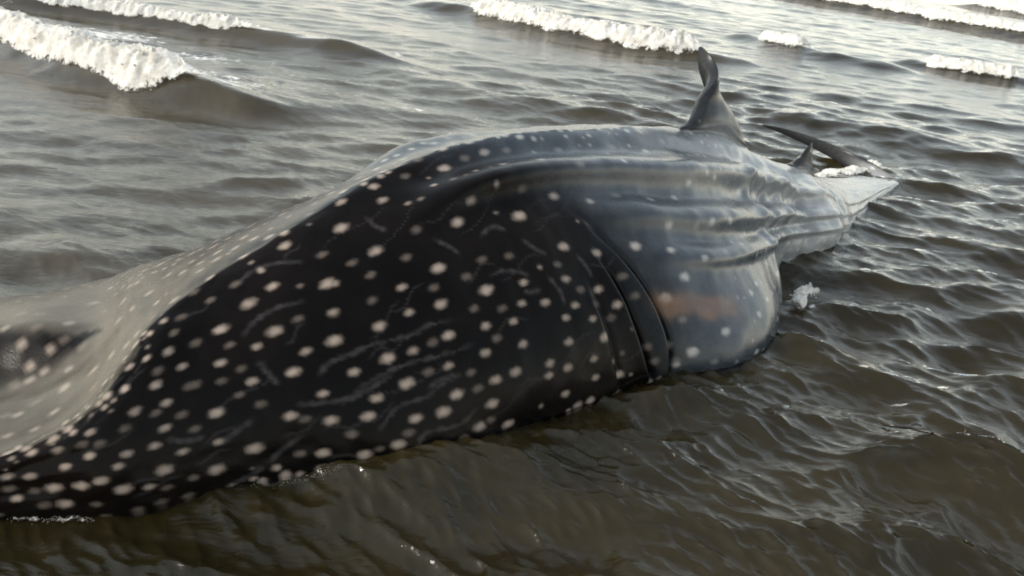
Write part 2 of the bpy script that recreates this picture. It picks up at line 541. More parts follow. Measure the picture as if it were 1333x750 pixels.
# ------------------------------------------------------------ sea surface
def build_sea():
    rr = np.concatenate([np.exp(np.linspace(math.log(0.9), math.log(46), 760)), np.exp(np.linspace(math.log(46), math.log(9000), 40))[1:]])
    pf = np.linspace(-0.68, 0.68, 520)
    pr = np.linspace(0.68, 2 * np.pi - 0.68, 70)[1:-1]
    ph = np.concatenate([pf, pr])
    r, p = np.meshgrid(rr, ph, indexing='ij')
    x = r * np.sin(p)
    y = r * np.cos(p)
    d = sea_displacement(x, y)
    X = x + 0.9 * d[..., 0]
    Y = y + 0.9 * d[..., 1]
    Z = d[..., 2]
    # foam amount
    foam = np.zeros_like(x)
    for k, (poly, H, wb, wf) in enumerate(BREAKERS):
        q = np.array(poly)
        m = (x > q[:, 0].min() - 3) & (x < q[:, 0].max() + 3) & (y > q[:, 1].min() - 4) & (y < q[:, 1].max() + 4)
        ta, sd = line_coords(x[m], y[m], poly)
        t0, t1 = FOAM_SPAN[k]
        lace = np.exp(-(np.minimum(sd, 0) / (2.3 * wb)) ** 2) * smooth(0.02, -0.15, sd)
        foam[m] = np.maximum(foam[m], 0.55 * lace * smooth(t0 - 0.08, t0 + 0.05, ta) * (1 - smooth(t1 - 0.02, t1 + 0.06, ta)))
    for cx, cy, rx, ry, a in ((-4.4, 8.75, 1.0, 0.55, 0.52), (-3.2, 8.2, 0.8, 0.35, 0.47), (-1.05, 7.04, 0.3, 0.16, 0.46), (-1.6, 9.6, 0.5, .25, .45), (-2.5, 9.5, .4, .2, .5),
                              (1.46, 3.86, 0.10, 0.14, 0.42), (2.55, 6.62, 0.30, 0.15, 0.62), (2.95, 7.1, 0.22, 0.16, 0.5), (-2.08, 3.85, 0.22, 0.25, 0.28), (-2.1, 3.35, 0.2, 0.2, 0.26),
                              (1.60, 3.02, 0.09, 0.05, 0.42)):
        foam = np.maximum(foam, a * np.exp(-((x - cx) / rx) ** 2 - ((y - cy) / ry) ** 2))
    # sand stirred up by the backwash between the breakers and the body
    wash = fbm2(x * 0.9 + 0.5 * y, y * 1.6, 3, 41)
    sand = smooth(1.6, -1.0, x - 0.22 * (y - 3) + 0.9 * wash) * smooth(2.2, 3.2, y - 0.9 * x - 0.8) * (1 - 0.6 * smooth(9, 20, r))
    V = np.stack([X, Y, Z], -1).reshape(-1, 3)
    n, m = x.shape
    faces = grid_faces(n, m, True)
    o = link_mesh("sea", V, faces, sea_material(), {"foam": foam, "sand": sand})
    # disc under the camera closes the sheet
    return tag(o, "choppy olive grey shallow sea reaching to the horizon", kind="structure")


def sea_material():
    g = Nodes("murky_sea_water")
    co = g.n("TexCoord").outputs["Object"]
    st = g.n("Mapping", None, Vector=co, Rotation=(0, 0, 0.42), Scale=(1.0, 2.2, 1.0)).outputs[0]
    n1 = g.n("TexNoise", None, Vector=st, Scale=5.5, Detail=6.0, Roughness=0.62, Distortion=0.6).outputs["Fac"]
    n2 = g.n("TexNoise", None, Vector=st, Scale=26.0, Detail=4.0, Roughness=0.6).outputs["Fac"]
    b1 = g.n("Bump", None, Strength=0.28, Distance=0.03, Height=n1)
    b2 = g.n("Bump", None, Strength=0.25, Distance=0.006, Height=n2, Normal=b1.outputs[0])
    nrm = b2.outputs[0]
    silt_and_sheen = g.n("TexNoise", None, Vector=st, Scale=0.8, Detail=4.0, Roughness=0.6, Distortion=1.0).outputs["Fac"]
    col = g.mixc(g.ramp(silt_and_sheen, 0.3, 0.7), (0.014, 0.0112, 0.0036), (0.032, 0.0250, 0.0090))
    col = g.mixc(g.attr("sand"), col, g.mixc(g.ramp(silt_and_sheen, 0.25, 0.75), (0.045, 0.037, 0.023), (0.10, 0.084, 0.056)))
    body = g.n("BsdfDiffuse", None, Color=col)
    clear = g.n("BsdfTransparent", None, Color=(0.56, 0.45, 0.22, 1))
    mixb = g.n("MixShader", None, i0=0.42, i1=body.outputs[0], i2=clear.outputs[0])
    gl = g.n("BsdfGlossy", None, Color=(1, 1, 1, 1), Roughness=0.09, Normal=nrm)
    fr = g.n("Fresnel", None, IOR=1.34, Normal=nrm)
    water = g.n("MixShader", None, i0=fr.outputs[0], i1=mixb.outputs[0], i2=gl.outputs[0])
    # lace of foam
    fo = g.attr("foam")
    fn = g.n("TexNoise", None, Vector=st, Scale=4.5, Detail=8.0, Roughness=0.68, Distortion=0.8).outputs["Fac"]
    vor = g.n("TexVoronoi", {"feature": 'DISTANCE_TO_EDGE'}, Vector=st, Scale=9.0, Randomness=1.0).outputs["Distance"]
    thr = g.math('ADD', fn, g.math('MULTIPLY', g.ramp(vor, 0.25, 0.0), 0.12))
    f = g.ramp(g.math('ADD', fo, thr), 0.98, 1.16)
    fm = g.math('MULTIPLY', f, g.ramp(fo, 0.02, 0.2))
    foam = g.n("BsdfDiffuse", None, Color=(0.72, 0.70, 0.66, 1), Normal=nrm)
    fin = g.n("MixShader", None, i0=fm, i1=water.outputs[0], i2=foam.outputs[0])
    return g.out(fin.outputs[0])


FOAM_SPAN = [(0.0, 0.74), (0.0, 0.86), (0.22, 0.88), (0.22, 0.50), (0.18, 0.95), (0.1, 0.9), (0.22, 0.80)]
sea = build_sea()


# ------------------------------------------------------------ sandy bottom
def build_seabed():
    g = Nodes("wet_sand")
    co = g.n("TexCoord").outputs["Object"]
    n1 = g.n("TexNoise", None, Vector=co, Scale=3.0, Detail=6.0).outputs["Fac"]
    n2 = g.n("TexNoise", None, Vector=co, Scale=300.0, Detail=2.0).outputs["Fac"]
    col = g.mixc(g.math('MULTIPLY', n1, n2), (0.16, 0.125, 0.08), (0.30, 0.25, 0.17))
    bs = g.n("BsdfPrincipled", None, Base_Color=col, Roughness=0.9)
    mat = g.out(bs.outputs[0])
    rr = np.concatenate([[0.0], np.exp(np.linspace(math.log(0.3), math.log(9000), 70))])
    ph = np.linspace(0, 2 * np.pi, 121)[:-1]
    r, p = np.meshgrid(rr, ph, indexing='ij')
    x, y = r * np.sin(p), r * np.cos(p)
    z = -0.30 + 0.03 * fbm2(x * 0.8, y * 0.8, 3, 3) * (1 - smooth(30, 60, r)) - 0.02 * np.clip(y - 4, 0, 300)
    o = link_mesh("seabed", np.stack([x, y, z], -1).reshape(-1, 3), grid_faces(*x.shape, True), mat)
    return tag(o, "pale wet sand bottom under the shallow water", kind="structure")


seabed = build_seabed()


# pale spots: station, section, radius (m), strength
SPOTS = [(6.376, 0.163, 0.0208, 0.81),
         (6.045, 0.046, 0.0215, 0.26),
         (5.909, 0.175, 0.0242, 0.93),
         (6.045, 0.316, 0.0249, 0.88),
         (6.278, 0.378, 0.0205, 0.29),
         (6.475, 0.322, 0.0211, 0.28),
         (6.903, 0.356, 0.0247, 1.01),
         (7.139, 0.322, 0.0216, 0.79),
         (7.618, 0.401, 0.0286, 1.04),
         (7.984, 0.508, 0.0247, 0.97),
         (6.508, 0.446, 0.0249, 1.04),
         (6.97, 0.474, 0.0206, 0.26),
         (7.276, 0.491, 0.0203, 0.28),
         (6.112, 0.446, 0.0179, 0.89),
         (6.376, 0.531, 0.0227, 0.89),
         (6.078, 0.514, 0.0178, 0.83),
         (6.87, 0.548, 0.0264, 0.97),
         (7.31, 0.565, 0.0185, 0.88),
         (6.672, 0.576, 0.0192, 0.3),
         (6.97, 0.604, 0.0195, 0.27),
         (6.737, 0.627, 0.0192, 0.85),
         (7.037, 0.644, 0.0177, 0.8),
         (5.771, 0.514, 0.0218, 0.88),
         (6.344, 0.61, 0.0219, 1.04),
         (5.736, 0.604, 0.024, 0.93),
         (5.977, 0.61, 0.0184, 0.73),
         (5.409, 0.61, 0.0183, 0.81),
         (5.371, 0.508, 0.018, 0.77),
         (6.245, 0.683, 0.0174, 0.78),
         (6.639, 0.689, 0.02, 0.8),
         (6.803, 0.666, 0.0193, 0.31),
         (7.071, 0.706, 0.0204, 0.79),
         (6.442, 0.723, 0.0181, 0.3),
         (6.672, 0.768, 0.0218, 0.93),
         (5.84, 0.689, 0.0241, 1.03),
         (6.903, 0.768, 0.0228, 0.87),
         (7.481, 0.627, 0.0206, 0.83),
         (7.207, 0.61, 0.0181, 0.81),
         (7.686, 0.678, 0.018, 0.84),
         (7.853, 0.587, 0.0202, 0.84),
         (7.82, 0.548, 0.0192, 0.29),
         (7.853, 0.655, 0.0194, 0.81),
         (8.236, 0.633, 0.0199, 0.83),
         (7.984, 0.621, 0.0213, 0.29),
         (8.143, 0.666, 0.0194, 0.27),
         (8.016, 0.7, 0.0184, 0.79),
         (8.297, 0.712, 0.0213, 0.26),
         (8.388, 0.683, 0.0214, 0.81),
         (8.143, 0.757, 0.0262, 0.97),
         (7.652, 0.74, 0.0213, 0.82),
         (7.951, 0.808, 0.0184, 0.75),
         (7.584, 0.808, 0.0203, 0.78),
         (7.344, 0.78, 0.0202, 0.81),
         (7.31, 0.813, 0.0187, 0.85),
         (7.951, 0.87, 0.0189, 0.77),
         (5.806, 0.44, 0.0175, 0.28),
         (6.376, 0.486, 0.0205, 0.3),
         (6.737, 0.497, 0.0208, 0.29),
         (5.593, 0.344, 0.0158, 0.77),
         (5.447, 0.429, 0.0178, 0.31),
         (5.909, 0.373, 0.0181, 0.29),
         (6.178, 0.61, 0.0198, 0.28),
         (6.045, 0.678, 0.0192, 0.29),
         (8.966, 0.542, 0.0285, 0.98),
         (8.596, 0.401, 0.0217, 0.74),
         (8.174, 0.367, 0.0229, 0.89),
         (9.021, 0.39, 0.0251, 0.28),
         (9.509, 0.412, 0.024, 0.85),
         (9.96, 0.412, 0.0231, 0.3),
         (9.535, 0.503, 0.021, 0.88),
         (9.428, 0.57, 0.0222, 0.31),
         (9.509, 0.644, 0.0275, 0.96),
         (9.159, 0.695, 0.0301, 1.05),
         (9.104, 0.836, 0.0295, 1.02),
         (9.402, 0.876, 0.0279, 1.0),
         (9.321, 0.763, 0.0224, 0.31),
         (9.186, 0.904, 0.024, 0.28),
         (8.712, 0.672, 0.0234, 0.26),
         (8.625, 0.616, 0.0239, 0.3),
         (8.854, 0.881, 0.0215, 0.29),
         (8.769, 0.825, 0.0234, 0.29),
         (5.909, 0.175, 0.0255, 0.93),
         (5.771, -0.056, 0.0187, 0.28),
         (5.409, 0.101, 0.0219, 0.95),
         (5.629, 0.231, 0.0195, 0.31),
         (5.806, 0.31, 0.0191, 0.3),
         (5.052, -0.021, 0.0191, 0.83),
         (4.646, -0.021, 0.0156, 0.83),
         (5.094, 0.243, 0.0199, 0.99),
         (5.521, 0.333, 0.0247, 0.95),
         (4.788, 0.259, 0.0235, 0.85),
         (4.13, -0.05, 0.0181, 0.75),
         (4.075, 0.146, 0.018, 0.27),
         (4.395, 0.029, 0.017, 0.26),
         (4.497, 0.146, 0.0157, 0.3),
         (5.447, 0.423, 0.018, 0.74),
         (5.135, 0.395, 0.018, 0.27),
         (4.879, 0.401, 0.0232, 0.88),
         (4.395, 0.305, 0.0214, 1.03),
         (4.646, 0.429, 0.0165, 0.84),
         (5.333, 0.503, 0.0232, 0.99),
         (5.052, 0.503, 0.0177, 0.76),
         (4.075, 0.305, 0.018, 0.29),
         (3.748, 0.271, 0.0169, 0.84),
         (4.237, 0.435, 0.0167, 0.88),
         (3.748, -0.083, 0.0157, 0.31),
         (3.912, 0.203, 0.0159, 0.3),
         (3.479, -0.07, 0.0151, 0.8),
         (3.268, 0.169, 0.0142, 0.86),
         (3.857, 0.373, 0.015, 0.8),
         (3.586, 0.327, 0.017, 0.28),
         (3.533, 0.384, 0.0165, 0.81),
         (3.912, 0.474, 0.0178, 0.3),
         (4.447, 0.542, 0.0177, 0.84),
         (4.879, 0.553, 0.0205, 0.96),
         (5.409, 0.61, 0.0184, 0.88),
         (4.395, 0.486, 0.0159, 0.27),
         (4.184, 0.503, 0.0158, 0.29),
         (4.395, 0.384, 0.0158, 0.3),
         (3.803, -0.248, 0.0171, 0.86),
         (4.395, -0.22, 0.0171, 0.88),
         (3.216, -0.248, 0.0166, 0.73),
         (2.637, -0.371, 0.0165, 0.86),
         (2.402, -0.33, 0.016, 0.77),
         (2.554, -0.33, 0.0197, 0.28),
         (2.205, -0.371, 0.0177, 0.82),
         (2.205, -0.33, 0.0168, 0.88),
         (3.012, -0.124, 0.0144, 0.79),
         (3.268, -0.083, 0.0157, 0.84),
         (2.913, -0.453, 0.0199, 0.72),
         (3.321, -0.33, 0.0167, 0.76),
         (2.402, -0.439, 0.0182, 0.3),
         (2.235, -0.466, 0.0198, 0.31),
         (2.299, -0.302, 0.0165, 0.79),
         (2.476, -0.261, 0.0154, 0.87),
         (2.77, -0.152, 0.0172, 0.88),
         (2.439, -0.179, 0.0166, 0.87),
         (2.09, -0.302, 0.0175, 0.31),
         (2.725, -0.07, 0.0154, 0.3),
         (4.788, 0.146, 0.0185, 0.29),
         (6.045, 0.048, 0.0201, 0.84),
         (2.118, -0.425, 0.0167, 0.73),
         (2.037, -1.3, 0.0208, 0.76),
         (2.367, -0.384, 0.0196, 0.29),
         (2.68, -0.289, 0.0186, 0.31),
         (3.533, 0.39, 0.0162, 0.87),
         (4.021, 0.616, 0.0205, 1.0),
         (3.268, 0.457, 0.0164, 0.8),
         (3.533, 0.599, 0.0158, 0.88),
         (2.817, 0.446, 0.0139, 0.73),
         (2.333, -0.111, 0.0152, 0.87),
         (2.439, -0.193, 0.016, 0.76),
         (2.09, -0.179, 0.017, 0.8),
         (2.514, 0.474, 0.0144, 0.73),
         (2.817, 0.604, 0.0145, 0.89),
         (2.595, 0.638, 0.0144, 0.85),
         (2.333, 0.661, 0.0157, 0.72),
         (3.165, 0.655, 0.0155, 0.75),
         (3.426, 0.661, 0.0152, 0.87),
         (3.64, 0.729, 0.0149, 0.84),
         (3.063, 0.706, 0.0142, 0.82),
         (2.514, 0.797, 0.0198, 0.96),
         (2.725, 0.791, 0.0183, 1.0),
         (2.913, 0.768, 0.0177, 0.92),
         (3.114, 0.842, 0.0204, 0.95),
         (3.321, 0.859, 0.0139, 0.84),
         (3.479, 0.791, 0.0213, 0.88),
         (3.912, 0.859, 0.022, 0.85),
         (4.29, 0.802, 0.0227, 0.97),
         (4.694, 0.7, 0.0201, 0.88),
         (5.052, 0.746, 0.0212, 0.94),
         (5.216, 0.813, 0.0175, 0.29),
         (5.409, 0.757, 0.0201, 0.9),
         (4.923, 0.876, 0.02, 1.01),
         (5.294, 0.921, 0.0204, 0.98),
         (3.966, 0.734, 0.0144, 0.83),
         (3.803, 0.65, 0.0159, 0.29),
         (4.447, 0.633, 0.0176, 0.27),
         (5.052, 0.65, 0.0173, 0.88),
         (3.586, 0.491, 0.016, 0.82),
         (3.694, 0.57, 0.0166, 0.31),
         (4.29, 0.576, 0.0151, 0.31),
         (2.267, 0.859, 0.0144, 0.87),
         (2.367, 0.808, 0.0139, 0.27),
         (2.595, 0.921, 0.0193, 0.96),
         (2.439, 0.921, 0.0166, 0.27),
         (2.865, 0.927, 0.0147, 0.29),
         (2.205, 0.259, 0.0136, 0.88),
         (2.175, -0.083, 0.0142, 0.72),
         (2.011, -0.111, 0.0154, 0.76),
         (3.857, 0.469, 0.0176, 0.26),
         (3.165, 0.52, 0.0155, 0.29),
         (2.725, 0.508, 0.0152, 0.26),
         (2.913, 0.548, 0.0154, 0.26),
         (3.479, 0.514, 0.0144, 0.31),
         (3.479, 0.887, 0.0152, 0.26),
         (3.694, 0.87, 0.0146, 0.31),
         (2.175, 0.61, 0.0154, 0.85),
         (4.834, 0.723, 0.0181, 0.27),
         (4.694, 0.864, 0.0174, 0.3),
         (3.216, 1.0, 0.015, 0.3),
         (2.205, 0.763, 0.016, 0.29),
         (3.426, 0.972, 0.0164, 0.26),
         (3.64, 0.977, 0.0158, 0.27),
         (2.011, -0.193, 0.0157, 0.31),
         (2.205, -0.193, 0.0178, 0.26),
         (2.063, -0.316, 0.0177, 0.27),
         (2.175, -0.302, 0.0172, 0.89),
         (5.521, 0.706, 0.0204, 0.93),
         (5.409, 0.757, 0.0212, 0.99),
         (5.216, 0.808, 0.0186, 0.26),
         (5.84, 0.802, 0.0211, 0.92),
         (6.112, 0.808, 0.0249, 1.0),
         (6.278, 0.768, 0.0236, 1.04),
         (6.606, 0.836, 0.0232, 1.01),
         (6.442, 0.723, 0.0178, 0.27),
         (6.475, 0.774, 0.0204, 0.3),
         (5.629, 0.887, 0.0228, 0.88),
         (5.294, 0.91, 0.0211, 1.04),
         (6.442, 0.904, 0.0232, 0.86),
         (6.045, 0.943, 0.0216, 0.97),
         (5.875, 1.03, 0.0189, 0.8),
         (6.77, 0.938, 0.0229, 1.01),
         (6.573, 0.893, 0.0184, 0.27),
         (7.516, 0.893, 0.0199, 0.81),
         (8.297, 0.994, 0.0223, 0.8),
         (7.951, 1.064, 0.0219, 0.28),
         (7.276, 1.03, 0.021, 0.31),
         (6.278, 0.932, 0.0172, 0.31),
         (5.736, 0.847, 0.0195, 0.28),
         (5.447, 0.893, 0.016, 0.28),
         (7.753, 0.118, 0.0223, 0.76),
         (8.048, 0.129, 0.0214, 0.28),
         (7.481, 0.124, 0.0237, 0.29),
         (7.173, 0.146, 0.0276, 0.97),
         (6.737, 0.101, 0.0215, 0.28),
         (8.712, 0.158, 0.024, 0.26),
         (8.174, 0.254, 0.0236, 0.75),
         (9.049, 0.231, 0.0248, 0.83),
         (9.562, 0.158, 0.0272, 0.29),
         (10.12, 0.197, 0.0262, 0.78),
         (10.625, 0.146, 0.0262, 0.29),
         (7.786, 0.333, 0.022, 0.27),
         (8.567, 0.305, 0.0246, 0.31),
         (6.97, 0.029, 0.0208, 0.28),
         (10.28, 0.384, 0.0237, 0.85),
         (9.96, 0.412, 0.0229, 0.78),
         (9.509, 0.503, 0.025, 0.75),
         (10.227, 0.52, 0.0261, 0.82),
         (9.96, 0.52, 0.0232, 0.3),
         (9.402, 0.57, 0.0228, 0.85),
         (9.828, 0.61, 0.0224, 0.78),
         (10.253, 0.61, 0.0229, 0.26),
         (9.509, 0.644, 0.0291, 0.93),
         (9.854, 0.83, 0.0266, 0.89),
         (9.402, 0.881, 0.0284, 0.86),
         (9.186, 0.921, 0.0197, 0.84),
         (9.668, 0.938, 0.0214, 0.28),
         (13.231, 0.723, 0.0338, 0.74),
         (13.712, 0.785, 0.0312, 0.76),
         (11.589, 0.452, 0.0296, 0.81),
         (12.525, 0.469, 0.0287, 0.3),
         (9.104, 0.836, 0.0238, 0.86)]
LINES = [[(5.216, 0.559), (5.521, 0.553), (5.771, 0.559), (6.045, 0.57), (6.178, 0.565), (6.475, 0.582)],
         [(5.371, 0.666), (5.629, 0.644), (5.943, 0.638), (6.212, 0.65), (6.573, 0.655)],
         [(5.176, 0.695), (5.371, 0.683), (5.557, 0.666), (5.736, 0.65)],
         [(5.447, 0.825), (5.629, 0.763), (5.806, 0.746), (5.977, 0.746), (6.145, 0.723), (6.311, 0.723)],
         [(5.806, 0.927), (5.909, 0.864), (6.212, 0.87), (6.442, 0.83)],
         [(4.548, 0.373), (4.788, 0.333), (5.01, 0.327), (5.255, 0.35)],
         [(4.788, 0.152), (5.052, 0.135), (5.255, 0.163), (5.447, 0.22)],
         [(5.094, 0.587), (5.255, 0.559), (5.593, 0.559)],
         [(4.597, 0.48), (4.646, 0.542), (4.694, 0.576)],
         [(3.966, 0.746), (4.13, 0.717), (4.343, 0.683)],
         [(4.395, 0.887), (4.548, 0.83), (4.788, 0.78)],
         [(3.966, 0.989), (4.184, 0.943), (4.343, 0.898)],
         [(4.788, 0.666), (5.01, 0.678), (5.255, 0.683), (5.484, 0.661)],
         [(3.533, 0.65), (3.694, 0.689), (3.857, 0.695)],
         [(7.071, 0.418), (7.241, 0.406), (7.379, 0.429)],
         [(6.97, 0.52), (7.207, 0.525), (7.413, 0.553)],
         [(6.011, 0.723), (6.145, 0.712), (6.344, 0.717)],
         [(8.111, 0.536), (8.174, 0.565), (8.205, 0.599)],
         [(7.618, 0.565), (7.719, 0.616), (7.719, 0.644)],
         [(7.516, 0.463), (7.618, 0.497), (7.719, 0.514)],
         [(6.145, 0.192), (6.178, 0.243), (6.245, 0.271)],
         [(7.276, 0.587), (7.379, 0.593), (7.481, 0.593)],
         [(6.606, 0.373), (6.704, 0.406), (6.77, 0.435)]]


# ------------------------------------------------------------ whale shark: one continuous skin
def hide_material():
    g = Nodes("spotted_wet_hide")
    co = g.n("TexCoord").outputs["Object"]
    big = g.n("TexNoise", None, Vector=co, Scale=2.2, Detail=5.0, Roughness=0.6).outputs["Fac"]
    mid = g.n("TexNoise", None, Vector=co, Scale=14.0, Detail=6.0, Roughness=0.65).outputs["Fac"]
    fine = g.n("TexNoise", None, Vector=co, Scale=160.0, Detail=3.0).outputs["Fac"]
    dark = g.mixc(g.ramp(big, 0.35, 0.7), (0.0025, 0.0020, 0.0019), (0.0062, 0.0044, 0.0035))
    slate = g.mixc(g.ramp(mid, 0.3, 0.7), (0.020, 0.027, 0.036), (0.036, 0.044, 0.053))
    slate = g.mixc(g.attr("pale"), slate, g.mixc(mid, (0.17, 0.175, 0.18), (0.30, 0.30, 0.29)))  # sky sheen on the rear body, painted in as paler skin
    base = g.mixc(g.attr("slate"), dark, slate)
    base = g.mixc(g.attr("line"), base, (0.055, 0.050, 0.050))
    sp = g.math('MULTIPLY', g.attr("spot"), g.math('ADD', 0.72, g.math('MULTIPLY', mid, 0.5)), clamp=True)
    spc = g.mixc(g.attr("slate"), (0.32, 0.255, 0.21), (0.36, 0.35, 0.33))
    col = g.mixc(sp, base, spc)
    # sunlit sheen on top of the head painted as pale tan, rubbed raw patch on the flank
    silt_and_sheen = g.mixc(sp, (0.105, 0.092, 0.072), (0.26, 0.23, 0.185))
    col = g.mixc(g.math('MULTIPLY', g.attr("silt_and_sheen"), g.math('ADD', 0.55, g.math('MULTIPLY', mid, 0.6)), clamp=True), col, silt_and_sheen)
    col = g.mixc(g.attr("scrape"), col, (0.17, 0.095, 0.055))
    hgt = g.math('ADD', g.math('MULTIPLY', mid, 0.6), g.math('MULTIPLY', fine, 0.15))
    bp = g.n("Bump", None, Strength=0.35, Distance=0.006, Height=hgt)
    rough = g.math('ADD', 0.20, g.math('MULTIPLY', mid, 0.14))
    bs = g.n("BsdfPrincipled", None, Base_Color=col, Roughness=rough, IOR=g.math('ADD', 1.17, g.math('MULTIPLY', g.attr("slate"), 0.28)), Normal=bp.outputs[0])
    return g.out(bs.outputs[0])


def build_shark():
    S = shark_rows()
    V = shark_cols()
    P = shark_grid(S, V)
    n, m = P.shape[:2]
    s = S[:, None] + 0 * V[None, :]
    v = V[None, :] + 0 * s
    spot = np.zeros((n, m))
    line = np.zeros((n, m))

    def surf(ss, vv):
        i = int(np.argmin(np.abs(S - ss)))
        j = int(np.argmin(np.abs(V - vv)))
        return i, j

    def dab(field, ss, vv, rad, strength=1.0, stretch=1.0):
        i, j = surf(ss, vv)
        i0, i1 = max(i - 45, 0), min(i + 46, n)
        j0, j1 = max(j - 40, 0), min(j + 41, m)
        blk = P[i0:i1, j0:j1] - P[i, j]
        ax = P[min(i + 2, n - 1), j] - P[max(i - 2, 0), j]
        ax = ax / (np.linalg.norm(ax) + 1e-9)
        al = blk @ ax
        dd = np.sqrt(np.maximum(0, (blk ** 2).sum(-1) - al ** 2) + (al / stretch) ** 2) / rad
        # ragged rim
        dd = dd + 0.18 * noise3(blk / (rad * 0.8) + np.array([ss * 7, vv * 13, 1.3]), 3)
        val = strength * (1 - smooth(0.15, 1.1, dd))
        field[i0:i1, j0:j1] = np.maximum(field[i0:i1, j0:j1], val)

    taken = []
    for ss, vv, rad, st in SPOTS:
        dab(spot, ss, vv, rad * 0.88, st * 0.92, 1.6)
        taken.append((ss, vv))
    for pl in LINES:
        pl = np.array(pl)
        tt = np.linspace(0, len(pl) - 1, 60)
        q = spline(pl, tt)
        for k, (a, b) in enumerate(q):
            dab(line, a, b, 0.0095 + 0.003 * math.sin(k * 0.7 + a), (0.42 + 0.14 * math.sin(k * 0.33 + b * 40)) * min(1, k / 8, (59 - k) / 8) + 0.02)
    lr = np.random.default_rng(5)
    for k in range(46):                                   # faint broken lines between the rows of spots
        a, b = lr.uniform(2.6, 8.6), lr.uniform(0.12, 0.95)
        ln, sl, ph = lr.uniform(0.25, 0.9), lr.uniform(-0.16, 0.02), lr.uniform(0, 6)
        for w in np.linspace(0, 1, 26):
            dab(line, a + ln * w, min(b + sl * ln * w + 0.010 * math.sin(ph + w * 7), 1.0), 0.007, 0.22 * min(1, 5 * w, 5 * (1 - w)) + 0.01)
    # the rest of the hide: rows of spots across the back, faint lines between
    rng = np.random.default_rng(11)
    tk = np.array(taken) if taken else np.zeros((0, 2))
    W0 = np.array([1.0, 0.0])
    for a in np.arange(0.35, 17.2, 0.17):
        for b in np.arange(-0.97, 1.06, 0.075):
            ss = a + rng.uniform(-0.05, 0.05) + (0.085 if int(round(b / 0.075)) % 2 else 0)
            vv = b + rng.uniform(-0.016, 0.016)
            if len(tk) and (((tk[:, 0] - ss) / 0.24) ** 2 + ((tk[:, 1] - vv) / 0.085) ** 2).min() < 1:
                continue
            big = rng.random() < 0.55
            if ss > 9 and rng.random() < 0.35:
                continue
            rad = rng.uniform(0.014, 0.021) if big else rng.uniform(0.009, 0.014)
            if ss < 4.5:
                rad *= 0.72
            dab(spot, ss, vv, rad, rng.uniform(0.7, 1.0) if big else rng.uniform(0.25, 0.55), rng.uniform(1.0, 1.6))
    # colour zones of the hide, plus sheen painted on head and rear
    nz = fbm2(s * 1.1, v * 3.0, 4, 31)
    nf = fbm2(s * 3.0, v * 8.0, 4, 37)
    gill_s = np.interp(v, [0.0, 0.25, 0.45, 0.6, 0.8, 1.0], GILL_EDGE)
    slate = smooth(-0.55, 1.0, s - gill_s + 0.25 * nz)
    slate = np.maximum(slate, smooth(0.05, -0.12, v) * smooth(4.5, 8.0, s))
    infin = sum(((s > a) & (s < b)) * 1.0 for a, b in FINS) * smooth(0.050, 0.035, np.abs(v))
    slate = slate * (1 - 0.72 * infin)
    silt_and_sheen = HEAD_SHEEN(s, v, nf)
    scr = np.exp(-(np.maximum(0, np.abs(s - 9.6 + 0.1 * nf) - 0.42) / 0.16) ** 2) * np.exp(-(np.maximum(0, np.abs(v - 0.73 - 0.06 * (s - 9.6) - 0.02 * nf) - 0.018) / 0.02) ** 2) * (0.45 + 0.35 * nf)
    faces = grid_faces(n, m, True)
    verts = P.reshape(-1, 3)
    # close both ends
    caps = []
    extra = []
    for row, flip in ((0, False), (n - 1, True)):
        extra.append(P[row].mean(0))
        ci = n * m + len(extra) - 1
        for j in range(m):
            a, b = row * m + j, row * m + (j + 1) % m
            caps.append((a, b, ci, ci) if flip else (b, a, ci, ci))
    verts = np.concatenate([verts, np.array(extra)])
    pad = lambda f: np.concatenate([f.ravel(), [0, 0]])
    me_faces = faces
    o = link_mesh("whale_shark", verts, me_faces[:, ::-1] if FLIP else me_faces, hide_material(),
                  {"spot": pad(spot), "line": pad(line), "slate": pad(slate), "pale": pad(smooth(10.6, 14.2, s + 0.6 * nz + 1.2 * (0.7 - np.abs(v))) * (1 - 0.8 * infin)), "silt_and_sheen": pad(silt_and_sheen), "scrape": pad(np.clip(scr, 0, 1))})
    # triangular end caps
    import bmesh
    bm = bmesh.new()
    bm.from_mesh(o.data)
    bm.verts.ensure_lookup_table()
    for a, b, cc, _ in caps:
        try:
            bm.faces.new((bm.verts[a], bm.verts[b], bm.verts[cc])).smooth = True
        except ValueError:
            pass
    bmesh.ops.recalc_face_normals(bm, faces=bm.faces)
    bm.to_mesh(o.data)
    bm.free()
    return tag(o, "huge dark whale shark with pale spots stranded in the shallow surf", "shark")


FLIP = False
GILL_EDGE = [7.0, 7.75, 8.45, 8.75, 9.0, 9.15]


def HEAD_SHEEN(s, v, nf):  # mask of the sun and sky sheen put into the head's colour
    top = smooth(0.02, -0.05, v + 0.02 * nf) * smooth(5.6, 3.2, s + 0.5 * nf)
    front = smooth(0.27, 0.19, v + 0.06 * nf) * smooth(3.72, 3.48, s + 2.6 * np.maximum(v, 0) + 0.22 * nf)
    stp = v + 0.335 - 0.10 * (s - 2.3) + 0.02 * nf
    gap = np.exp(-((stp + 0.015) / (0.010 + 0.070 * smooth(2.95, 1.7, s))) ** 4) * smooth(3.0, 2.9, s)
    streak = fbm2(s * 1.6 + 0.3 * v, v * 16.0, 3, 61)
    return np.clip(np.maximum(top, front) * (1 - gap) * (0.92 + 0.25 * streak), 0, 1)


shark = build_shark()


